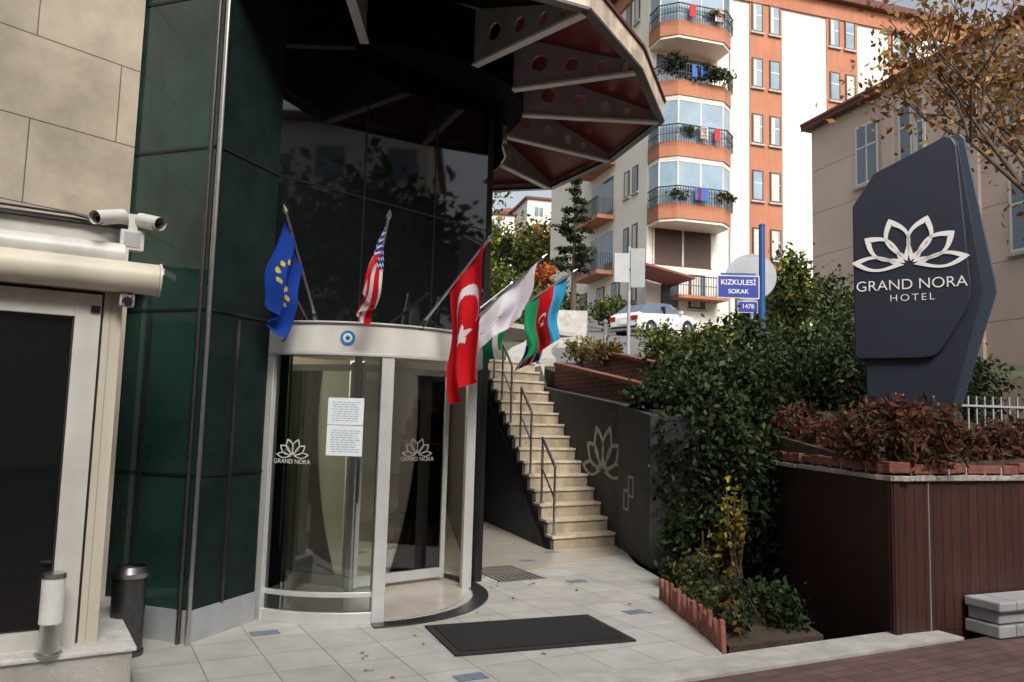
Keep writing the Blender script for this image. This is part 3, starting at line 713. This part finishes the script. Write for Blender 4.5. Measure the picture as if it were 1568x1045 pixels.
bush('shrub',[((1.6,13.4,2.8),(.28,.3,.22),700),((1.3,14.6,2.9),(.4,.3,.25),900)],YEL+RUST,.05,20)
bush('bed_shrub',[((2.15,6.75,.12),(.28,.35,.26),2600)],GREEN+DARK,.035,30)
bush('bed_flowers',[((1.75,6.9,.12),(.2,.75,.10),1800),((1.8,8.1,.15),(.25,.4,.16),900)],GREEN+DARK+RUST[:1]+RUST[2:3],.04,30)
bush('shrub',[((6.3,18,4.3),(.6,.6,1.1),2200)],YEL+GREEN,.09,35)
bush('shrub',[((8.2,22,5.0),(1.3,.8,1.2),3000),((6.6,21,4.4),(.8,.8,.7),2000)],GREEN+YEL[1:2],.10,35)
bush('hillside_shrubs',[((.0,25,4.6),(.8,.6,.6),1700),((.7,29,5.6),(1.0,.8,.8),2200),((2.2,38,7.0),(1.2,1,.9),1500),((-1.0,34,7.2),(1.3,1,1.2),2500),((.6,40,8),(1.6,1,1.0),2000),((4.8,38,6.9),(1,.8,.6),1500)],GREEN+YEL,.12,45)
bush('red_leaf_shrub',[((1.2,33,7.7),(.5,.45,.5),700)],[(.4,.07,.03),(.45,.15,.03)],.11,16)
tree('autumn_tree',(9.1,12.4,1.6),2.2,.30,RUST,5600,.085,5,(-.10,0),.11,.75)
tree('street_tree',(-1.0,18,3.1),2.1,.34,GREEN+YEL[1:2]+YEL[3:],5500,.10,4,(.02,0),.12,.6)
conifer('pine_tree',(2.75,36,5.6),7.4,1.8,z0=.42,dens=38)
conifer('pine_tree',(-.6,56,8.8),6.0,1.8)
tree('hill_tree',(-3.5,60,9.5),2.2,.7,YEL,2600,.28,4,(0,0),.18,.7)
tree('hill_tree',(.8,60,9.5),1.8,.7,GREEN+YEL,2400,.26,4,(0,0),.18,.7)
tree('hill_tree',(4.8,62,10),1.8,.7,RUST+GREEN,2200,.28,4,(0,0),.18,.7)
for i in range(5):
    x=-12+i*7.5; tree('hill_tree',(x,84+random.uniform(-6,6),tz(86,x)-.5),2,.8,[GREEN,YEL,GREEN+RUST][i%3],1800,.38,4,(0,0),.2,.7)
mb=MB()
for (x,y,w_,h_) in((-.6,28,1.9,.5),(-.9,33,2.4,.6),(-1.2,41,3.0,.9),(-2,48,4.0,1.1)):
    mb.box((x,y),(1,.12),(-.12,1),0,w_,0,.3,tz(y)-.5,tz(y)+h_,CONC)
mb.build('garden_wall')
# ------------------------------------------------------------------ houses
def house(name,x,y,w,d,h,wall,rot=.2,z=None,roof='flat'):
    z=tz(y,x)-1 if z is None else z; rt=empty(name,(x,y,z)); e=(math.cos(rot),math.sin(rot)); n=(math.sin(rot),-math.cos(rot)); mb=MB()
    mb.box((x,y),e,n,0,w,-d,0,z-2,z+h,wall)
    if roof=='flat': mb.box((x,y),e,n,-.3,w+.3,-d-.3,.3,z+h,z+h+.3,ROOFR)
    else:
        P=lambda a,b,zz:(x+e[0]*a+n[0]*b,y+e[1]*a+n[1]*b,zz)
        mb.add([P(-.5,.5,z+h),P(w+.5,.5,z+h),P(w+.5,-d-.5,z+h),P(-.5,-d-.5,z+h),P(w*.25,-d/2,z+h+2),P(w*.75,-d/2,z+h+2)],[(0,1,5,4),(1,2,5),(2,3,4,5),(3,0,4),(0,1,2,3)],TERRA)
    fl=int(h//3)
    for f in range(fl):
        zz=z+h-2.3-3*f; a=.9
        while a+1.4<w:
            mb.box((x,y),e,n,a,a+1.3,0,.04,zz,zz+1.4,WHITE); mb.box((x,y),e,n,a+.08,a+.61,.04,.05,zz+.08,zz+1.32,WGL); mb.box((x,y),e,n,a+.69,a+1.22,.04,.05,zz+.08,zz+1.32,WGL); a+=2.6
        b=-1.5
        while b-1.3>-d:
            mb.box((x,y),e,n,-.04,0,b-1.3,b,zz,zz+1.4,WHITE); mb.box((x,y),e,n,-.05,-.04,b-1.2,b-.1,zz+.08,zz+1.32,WGL); b-=2.8
    par(mb.build('walls_and_windows'),rt); return rt
house('hillside_house',-9,92,9,9,10,APW,.15,z=16)
house('hillside_house',1.5,100,10,9,11,APW,.25,z=19)
house('hillside_house',-3,122,9,9,11,BEIGE,.1,z=23,roof='hip')
house('hillside_house',11,132,12,9,13,APW,.2,roof='hip')
house('hillside_house',-18,124,12,9,14,BEIGE,.05,roof='hip')
# ------------------------------------------------------------------ apartment
ap=empty('apartment_building',(6.4,38,6)); O=(6.4,38); e=(.957,.29); n=(.29,-.957); e2=(-.29,.957); n2=(-.957,-.29)
ZB,ZT=4.5,24.6
mb=MB(); mb.box(O,e,n,0,21,-14,0,ZB,ZT,APW)
for a0,a1 in((5.75,7.7),(10.5,12.5),(14.6,16.5)): mb.box(O,e,n,a0,a1,0,.06,9.6,ZT-.9,APO)
mb.box(O,e,n,-.12,21.12,-14.1,.12,ZT-.9,ZT,APO); mb.box(O,e,n,-.5,21.5,-14.5,.5,ZT,ZT+.25,ROOFR)
mb.cyl((O[0]+e[0]*4.6+n[0]*.08,O[1]+e[1]*4.6+n[1]*.08,6),(O[0]+e[0]*4.6+n[0]*.08,O[1]+e[1]*4.6+n[1]*.08,ZT),.06,.06,WHITE,8)
mb.prism([(O[0]+e[0]*a-n[0]*b,O[1]+e[1]*a-n[1]*b) for a,b in((1,1),(20,1),(20,13),(1,13))],ZT+.25,ZT+1.4,ROOFR)
par(mb.build('walls'),ap)
mb=MB()
def win(mb,O,e,n,a0,a1,z0,z1,fm=WHITE,gm=WGL,off=0,split=1):
    mb.box(O,e,n,a0,a1,off,off+.05,z0,z1,fm); w=(a1-a0-.08*(split+1))/split
    for s in range(split): 
        mb.box(O,e,n,a0+.08+s*(w+.08),a0+.08+s*(w+.08)+w,off+.05,off+.056,z0+.08,z1-.08,gm)
        if random.random()<.45: mb.box(O,e,n,a0+.1+s*(w+.08),a0+.08+s*(w+.08)+w*random.uniform(.3,.9),off+.056,off+.059,z0+.1,z1-.1,CURT)
    mb.box(O,e,n,a0-.08,a1+.08,off,off+.12,z0-.09,z0,CONC)
for zc in(22.9,19.9,16.9,13.9,10.9):
    for a in(5.85,6.9,10.65,11.65,14.75,15.7): 
        win(mb,O,e,n,a,a+.66,zc-.8,zc+.8,BROWNF,WGL2,.06); mb.box(O,e,n,a+.08,a+.58,.120,.126,zc+.1,zc+.16,WHITE)
    win(mb,O,e,n,18,19.4,zc-.7,zc+.7,WHITE,WGL,0,2)
    win(mb,O,e2,n2,1.0,1.6,zc-.7,zc+.7,BROWNF,WGL); win(mb,O,e2,n2,2.0,2.6,zc-.7,zc+.7,BROWNF,WGL)
    win(mb,O,e2,n2,8.3,9.5,zc-.7,zc+.7,WHITE,WGL,0,2)
    mb.box(O,e2,n2,4.0,7.0,0,.03,zc-1.1,zc+1,WGL)
    z=zc-1.25
    mb.box(O,e2,n2,3.8,7.2,.03,1.0,z-.2,z,APO)
    for q in range(26): mb.box(O,e2,n2,3.82+q*.134,3.85+q*.134,.96,.99,z,z+.95,IRON)
    for q in range(7): mb.box(O,e2,n2,3.82,3.85,.1+q*.13,.13+q*.13,z,z+.95,IRON)
    mb.box(O,e2,n2,3.8,7.2,.95,1.0,z+.95,z+1.0,IRON)
for a in(.8,2.3,4.9): win(mb,O,e,n,a,a+.9,7.3,9.0,BROWNF,WGL,0)
win(mb,O,e,n,7.9,9.0,7.4,9.2,BROWNF,WGL,0,2)
for q in(1,3,5,7.5,9.5): win(mb,O,e2,n2,q,q+1,7.6,9.0,BROWNF,WGL,0,2)
mb.box(O,e,n,13.5,14.1,.03,.35,16.2,16.7,WHITE)
mb.box(O,e,n,8.0,9.2,.0,.02,6.2,6.9,CONC)
par(mb.build('windows'),ap)
mb=MB()
def rail(mb,pts,z,h,m,sp=.13):
    for p,q in zip(pts[:-1],pts[1:]):
        ee,nn,L=fr(p,q); k=max(2,int(L/sp))
        for i in range(k+1): mb.box(p,ee,nn,L*i/k-.012,L*i/k+.012,-.012,.012,z,z+h,m)
        mb.box(p,ee,nn,0,L,-.025,.025,z+h,z+h+.05,m); mb.box(p,ee,nn,0,L,-.02,.02,z+h*.5,z+h*.5+.03,m)
L2=lambda a,b:(O[0]+e[0]*a+n[0]*b,O[1]+e[1]*a+n[1]*b)
LAUN=[M('laundry_red',(.4,.04,.05),.9),M('laundry_blue',(.05,.12,.4),.9),M('laundry_white',(.7,.7,.68),.9)]
for k_,zb in enumerate((8.6,11.4,14.4,17.4,20.4,23.4)):
    poly=[(.0,0.01),(.0,1.2),(.7,1.75),(3.2,1.75),(3.9,1.2),(3.9,0.01)]
    if k_>0:
        mb.prism([L2(*p) for p in poly],zb-.12,zb+.62,APO)
        mb.prism([L2(*p) for p in[(.05,0.012),(.05,1.15),(.72,1.7),(3.18,1.7),(3.85,1.15),(3.85,0.012)]],zb-.25,zb-.12,APW)
        rail(mb,[L2(-.1,.3),L2(-.1,1.25),L2(.65,1.9),L2(3.25,1.9),L2(4.0,1.25),L2(4.0,.3)],zb+.50,.85,IRON)
        for q in range(3): 
            a_=random.uniform(.8,2.8); mb.box(O,e,n,a_,a_+random.uniform(.2,.5),1.93,1.96,zb+.75,zb+1.38,random.choice(LAUN))
    else:
        rail(mb,[L2(1.2,.1),L2(1.2,1.0),L2(3.9,1.0),L2(3.9,.1)],zb-.8,.9,IRON); mb.box(O,e,n,1.2,3.9,.01,1.0,zb-.95,zb-.8,APO)
    mb.box(O,e,n,.3,3.6,.002,.03,zb+.75,zb+2.6,WGL if k_%2 else BROWNF)
    for a in(.3,1.9,3.5): mb.box(O,e,n,a,a+.1,.03,.06,zb+.75,zb+2.6,WHITE)
    if k_ in(1,2,4):
        pp=[L2(.05,.1),L2(.05,1.15),L2(.75,1.68),L2(3.15,1.68),L2(3.85,1.15),L2(3.85,.1)]
        for p,q in zip(pp[:-1],pp[1:]):
            ee,nn,L=fr(p,q); mb.box(p,ee,nn,0,L,-.02,.02,zb+.62,zb+2.7,WGL2)
            kk=max(1,int(L/.8))
            for i in range(kk+1): mb.box(p,ee,nn,L*i/kk-.03,L*i/kk+.03,-.04,.04,zb+.62,zb+2.7,WHITE)
            mb.box(p,ee,nn,0,L,-.042,.042,zb+2.62,zb+2.72,WHITE)
par(mb.build('balconies'),ap)
for bx,bz,nn_ in((1.8,18.5,1500),(.6,18.9,500),(3.2,12.5,260),(.8,12.4,200),(2.6,21.5,260),(1.2,15.5,200)):
    P_,b_=clumpcloud(L2(bx,1.75)+(bz,),(1.5 if nn_>1000 else .5,.35,.45 if nn_>400 else .25),nn_,20); o=leafmesh('balcony_plants',P_,.11,pal(len(P_),GREEN+(RUST if nn_==260 else []))*b_[:,None]); par(o,ap)
mb=MB(); mb.slab(O,e,n,[(-1.2,8.75),(1.3,8.3),(1.3,8.4),(-1.2,8.85)],.1,2.4,M('awning',(.22,.06,.05),.7)); par(mb.build('awning'),ap)
bb=empty('beige_building',(9.9,26,5)); O=(9.9,26); e=(.3,-.954); n=(-.954,-.3)
BEIGEB=brickmat('beige_render_joints',e,(.62,.48,.42),(.62,.48,.42),(.40,.30,.26),60,1.45,.02,0,True,.85,.12,1.2,.2)
mb=MB(); mb.box(O,e,n,0,15,-14,0,2,11.6,BEIGEB); mb.box(O,e,n,3.3,3.75,0,.14,2,11.6,BEIGE); mb.box(O,e,n,3.75,15,0,.10,2,11.6,BEIGEB); mb.box(O,e,n,6.2,6.6,.10,.2,2,11.6,BEIGE)
mb.box(O,e,n,-.2,15.3,-14.3,.28,11.6,11.75,ROOFR); mb.box(O,e,n,-.2,15.3,-14.3,.32,11.75,11.83,TERRA)
mb.box(O,e,n,.5,15,-13,-1.5,11.83,12.4,APO)
par(mb.build('walls'),bb)
mb=MB()
for zc in(10.0,6.9):
    for a,o_ in((2.1,0),(3.95,.10),(7.4,.10),(9.5,.10)): 
        win(mb,O,e,n,a,a+.95,zc-.95,zc+.95,WHITE,WGL,o_,2); mb.box(O,e,n,a+.08,a+.87,o_+.06,o_+.065,zc+.2,zc+.25,WHITE)
par(mb.build('windows'),bb)
house('offscreen_building',22,-14,9,20,13,APW,0,z=0)
house('offscreen_building',-24,-26,62,12,18,BEIGE,0,z=0)  # unseen block added behind the camera, height set to partly shade the plaza
tree('street_tree',(14,0,-.5),2.6,.6,GREEN+DARK,4500,.26,4,(0,0),.2,.7)
tree('street_tree',(14.5,6,.5),2.4,.6,GREEN+DARK,4500,.26,4,(0,0),.2,.7)
tree('street_tree',(12.5,-6,-.5),2.6,.6,GREEN+RUST,3000,.26,4,(0,0),.2,.7)
# ------------------------------------------------------------------ hotel sign
hs=empty('hotel_sign',(4.1,8,1.3)); O=(3.66,8.25); e=(.85,-.527); n=(-.527,-.85)
back=[(0.02,1.1),(.02,2.28),(-.07,2.34),(-.07,3.94),(.14,4.27),(.88,4.6),(.93,4.60),(.97,4.55),(1.2,3.05),(1.2,2.98),(.87,1.85),(.85,1.1)]
front=[(-.075,2.36),(-.075,3.95),(.14,4.28),(.80,4.575),(.86,4.55),(.90,4.47),(.99,3.05),(.98,2.9),(.92,2.75),(.73,2.42),(.66,2.35),(.56,2.33),(-.03,2.33)]
mb=MB(); mb.slab(O,e,n,back,-.16,0,NAVY2); par(mb.build('sign_body',bevel=.012),hs)
mb=MB(); mb.slab(O,e,n,[(0.03,1.1),(.03,2.30),(-.06,2.35),(-.06,3.94),(.15,4.26),(.86,4.57),(.91,4.5),(1.09,3.02),(.80,1.85),(.78,1.1)],.0,.012,NAVY); par(mb.build('sign_face',bevel=.005),hs)
mb=MB(); mb.slab(O,e,n,front,.013,.075,NAVY); par(mb.build('sign_panel',bevel=.014),hs)
mb=MB(); lotus(mb,O,e,n,.45,3.28,.43,.065,LETTER,.077,.087); par(mb.build('lotus_emblem'),hs)
o=text('GRAND NORA',O,e,n,.455,3.08,.152,LETTER,'sign_lettering',None,b=.079,sx=1.0,off=-.001); par(o,hs)
o=text('HOTEL',O,e,n,.47,2.945,.10,LETTER,'sign_lettering_b',None,b=.079,sx=1.1,sp=1.3,off=-.001); par(o,hs)
mb=MB(); F0=(5.4,9.6); ef=(.95,.2)
for i in range(40): mb.box(F0,ef,(-.2,.95),i*.12,i*.12+.018,-.01,.01,1.3,2.05,GREYM)
mb.box(F0,ef,(-.2,.95),-.1,4.9,-.03,-.012,1.92,1.945,GREYM);mb.box(F0,ef,(-.2,.95),-.1,4.9,-.03,-.012,1.5,1.53,GREYM)
mb.build('picket_fence')
ss=empty('street_name_sign',(4.36,14,2.3)); mb=MB(); bx,by=4.36,13.8
mb.cyl((bx,by,2.2),(bx,by,5.15),.055,.055,BLUEP,14); mb.cyl((bx,by,5.15),(bx,by,5.18),.065,.04,BLUEP,14); mb.cyl((bx,by,2.45),(bx,by,2.55),.09,.07,GREYM,14)
o_=(bx-.06,by-.03); es=(-1,0); ns=(0,-1)
mb.box(o_,es,ns,0,.74,0,.02,3.83,4.24,WHITE); mb.box(o_,es,ns,.02,.72,.02,.024,3.85,4.22,BLUES)
mb.box(o_,es,ns,.03,.38,0,.02,3.58,3.79,WHITE); mb.box(o_,es,ns,.04,.37,.02,.024,3.595,3.775,BLUES); mb.box(o_,es,ns,.06,.68,.0,.02,4.24,4.28,BLUEP)
par(mb.build('pole_and_plates',bevel=.004),ss)
for s_,z,sz in(('KIZKULESİ',4.11,.13),('SOKAK',3.95,.11)): par(text(s_,(bx-.43,by-.03),(1,0),(0,-1),0,z,sz,LETTER,'lettering',None,b=.026,ext=.001,off=.001),ss)
par(text('1478',(bx-.265,by-.03),(1,0),(0,-1),0,3.69,.11,LETTER,'lettering',None,b=.026,ext=.001),ss)
mb=MB(); mb.cyl((4.4,14.6,4.35),(4.38,14.54,4.36),.46,.46,GREYM,36); mb.cyl((4.4,14.6,4.35),(4.42,14.66,4.35),.44,.2,GREYM,36); mb.cyl((4.45,14.7,2.5),(4.45,14.7,4.7),.03,.03,GREYM,10); mb.build('round_traffic_mirror',smooth=True)
mb=MB(); bx,by=2.35,16
mb.cyl((bx,by,2.7),(bx,by,5.2),.035,.035,GREYM,12); mb.box((bx,by),(1,.1),(.1,-1),-.32,-.02,.04,.055,4.45,5.05,GREYM); mb.box((bx,by),(.97,-.2),(-.2,-.97),.03,.32,.04,.055,4.35,5.15,GREYM)
mb.box((bx,by),(1,0),(0,-1),-.33,.33,.02,.04,4.7,4.74,DKSTEEL); mb.build('traffic_sign')
mb=MB(); mb.cyl((2.0,17,2.9),(2.0,17,3.75),.045,.045,GREYM,10); mb.cyl((2.0,17,3.75),(2.0,17,3.82),.06,.03,GREYM,10); mb.build('bollard')
mb=MB()
for i in range(9): mb.box((.3+i*.06,21+i*.5),(1,.1),(-.1,1),0,1.6,0,.6,3.3+i*.19-.5,3.62+i*.19,CONC)
mb.build('stone_steps')
# ------------------------------------------------------------------ car
car=empty('parked_car',(0,0,0)); CP=M('car_paint',(.76,.77,.78),.22,var=.03,spec=.7); TL=M('tail_light',(.4,.01,.01),.3)
stn=[(-2.15,.76,.42,.80,.84,.62),(-2.06,.84,.30,.94,.99,.68),(-1.85,.87,.26,.98,1.06,.68),(-1.25,.88,.25,.98,1.42,.58),(-.2,.88,.25,.97,1.48,.60),(.5,.88,.25,.96,1.44,.58),(1.25,.87,.25,.93,.99,.70),(1.85,.84,.26,.84,.88,.66),(2.12,.76,.36,.62,.68,.60)]
mb=MB(); V=[]
for x,w,zb,zl,zr,wr in stn: V+=[(x,-w*.95,zb),(x,-w,(zb+zl)/2),(x,-w*.97,zl),(x,-wr,zr),(x,wr,zr),(x,w*.97,zl),(x,w,(zb+zl)/2),(x,w*.95,zb)]
for i in range(len(stn)-1):
    for j in range(8):
        a=i*8+j;b=i*8+(j+1)%8; m_=CP
        if j in(2,4) and 2<=i<=5: m_=WGL
        if j==3 and i in(2,5): m_=WGL
        mb.add([V[a],V[b],V[b+8],V[a+8]],[(0,1,2,3)],m_)
mb.add(V[:8],[tuple(range(8))],CP); mb.add(V[-8:],[tuple(range(8))],CP)
for x in(-1.3,1.35):
    for s_ in(-1,1):
        mb.cyl((x,s_*.70,.31),(x,s_*.90,.31),.32,.32,RUBBER,24); mb.cyl((x,s_*.90,.31),(x,s_*.91,.31),.2,.19,STEEL,20)
        mb.cyl((x,s_*.80,.33),(x,s_*.892,.33),.37,.37,BLACK,24)
for s_ in(-1,1):
    mb.box((-2.17,s_*.62),(1,0),(0,1),0,.12,-.17,.17,.70,.90,TL); mb.box((2.0,s_*.58),(1,0),(0,1),0,.12,-.14,.14,.52,.66,WGL2); mb.box((.75,s_*.95),(1,0),(0,1),0,.12,-.08,.08,.98,1.1,CP)
    mb.box((-.35,s_*.79),(1,0),(0,1),0,.07,-.12,.12,.97,1.3,BLACK)
mb.box((-2.19,0),(1,0),(0,1),0,.05,-.25,.25,.55,.67,LETTER); mb.box((-2.18,0),(1,0),(0,1),0,.1,-.72,.72,.36,.46,BLACK)
o=mb.build('body',smooth=True); o.parent=car
hd=math.atan2(.66,.75); cx_,cy_=6.15,34.2
car.matrix_world=Matrix.Translation((cx_,cy_,tz(cy_)+.0))@Matrix.Rotation(hd,4,'Z')@Matrix.Rotation(-.09,4,'Y')@Matrix.Scale(.94,4)
mb=MB(); mb.prism([(3.4,31.3),(9,31.8),(11,37.2),(5.5,37.2)],3.8,0,ASPH,lambda p:tz(p[1])+.025); mb.build('parking_area')
# ------------------------------------------------------------------ camera / light
cam=bpy.data.cameras.new('camera'); co=bpy.data.objects.new('camera',cam); COL.objects.link(co)
cam.lens=28; cam.sensor_width=36; cam.clip_end=3000
co.matrix_world=Matrix.Translation((0,0,1.6))@Matrix.Rotation(math.radians(90+5.7),4,'X')@Matrix.Rotation(math.radians(1.6),4,'Z')
S.camera=co
w=bpy.data.worlds.new('World'); S.world=w; w.use_nodes=True; n,l=w.node_tree.nodes,w.node_tree.links
sky=n.new('ShaderNodeTexSky'); sky.sky_type='NISHITA'; sky.sun_disc=False
el=42; sx,sy=.34,-.94; az=math.atan2(sx,sy)
sky.sun_elevation=math.radians(el); sky.sun_rotation=az; sky.dust_density=6; sky.air_density=1.0; sky.ozone_density=.6
hsv=n.new('ShaderNodeHueSaturation'); hsv.inputs['Saturation'].default_value=.35; hsv.inputs['Value'].default_value=1.35
l.new(sky.outputs[0],hsv.inputs['Color']); l.new(hsv.outputs[0],n['Background'].inputs[0]); n['Background'].inputs[1].default_value=.15
sl=bpy.data.lights.new('sun','SUN'); sl.energy=2.4; sl.angle=math.radians(20); sl.color=(1,.94,.86)
so=bpy.data.objects.new('sun',sl); COL.objects.link(so)
h=math.hypot(sx,sy); v=Vector((sx/h*math.cos(math.radians(el)),sy/h*math.cos(math.radians(el)),math.sin(math.radians(el))))
so.rotation_euler=v.to_track_quat('Z','Y').to_euler()
S.view_settings.view_transform='Standard'; S.view_settings.look='None'; S.view_settings.exposure=0
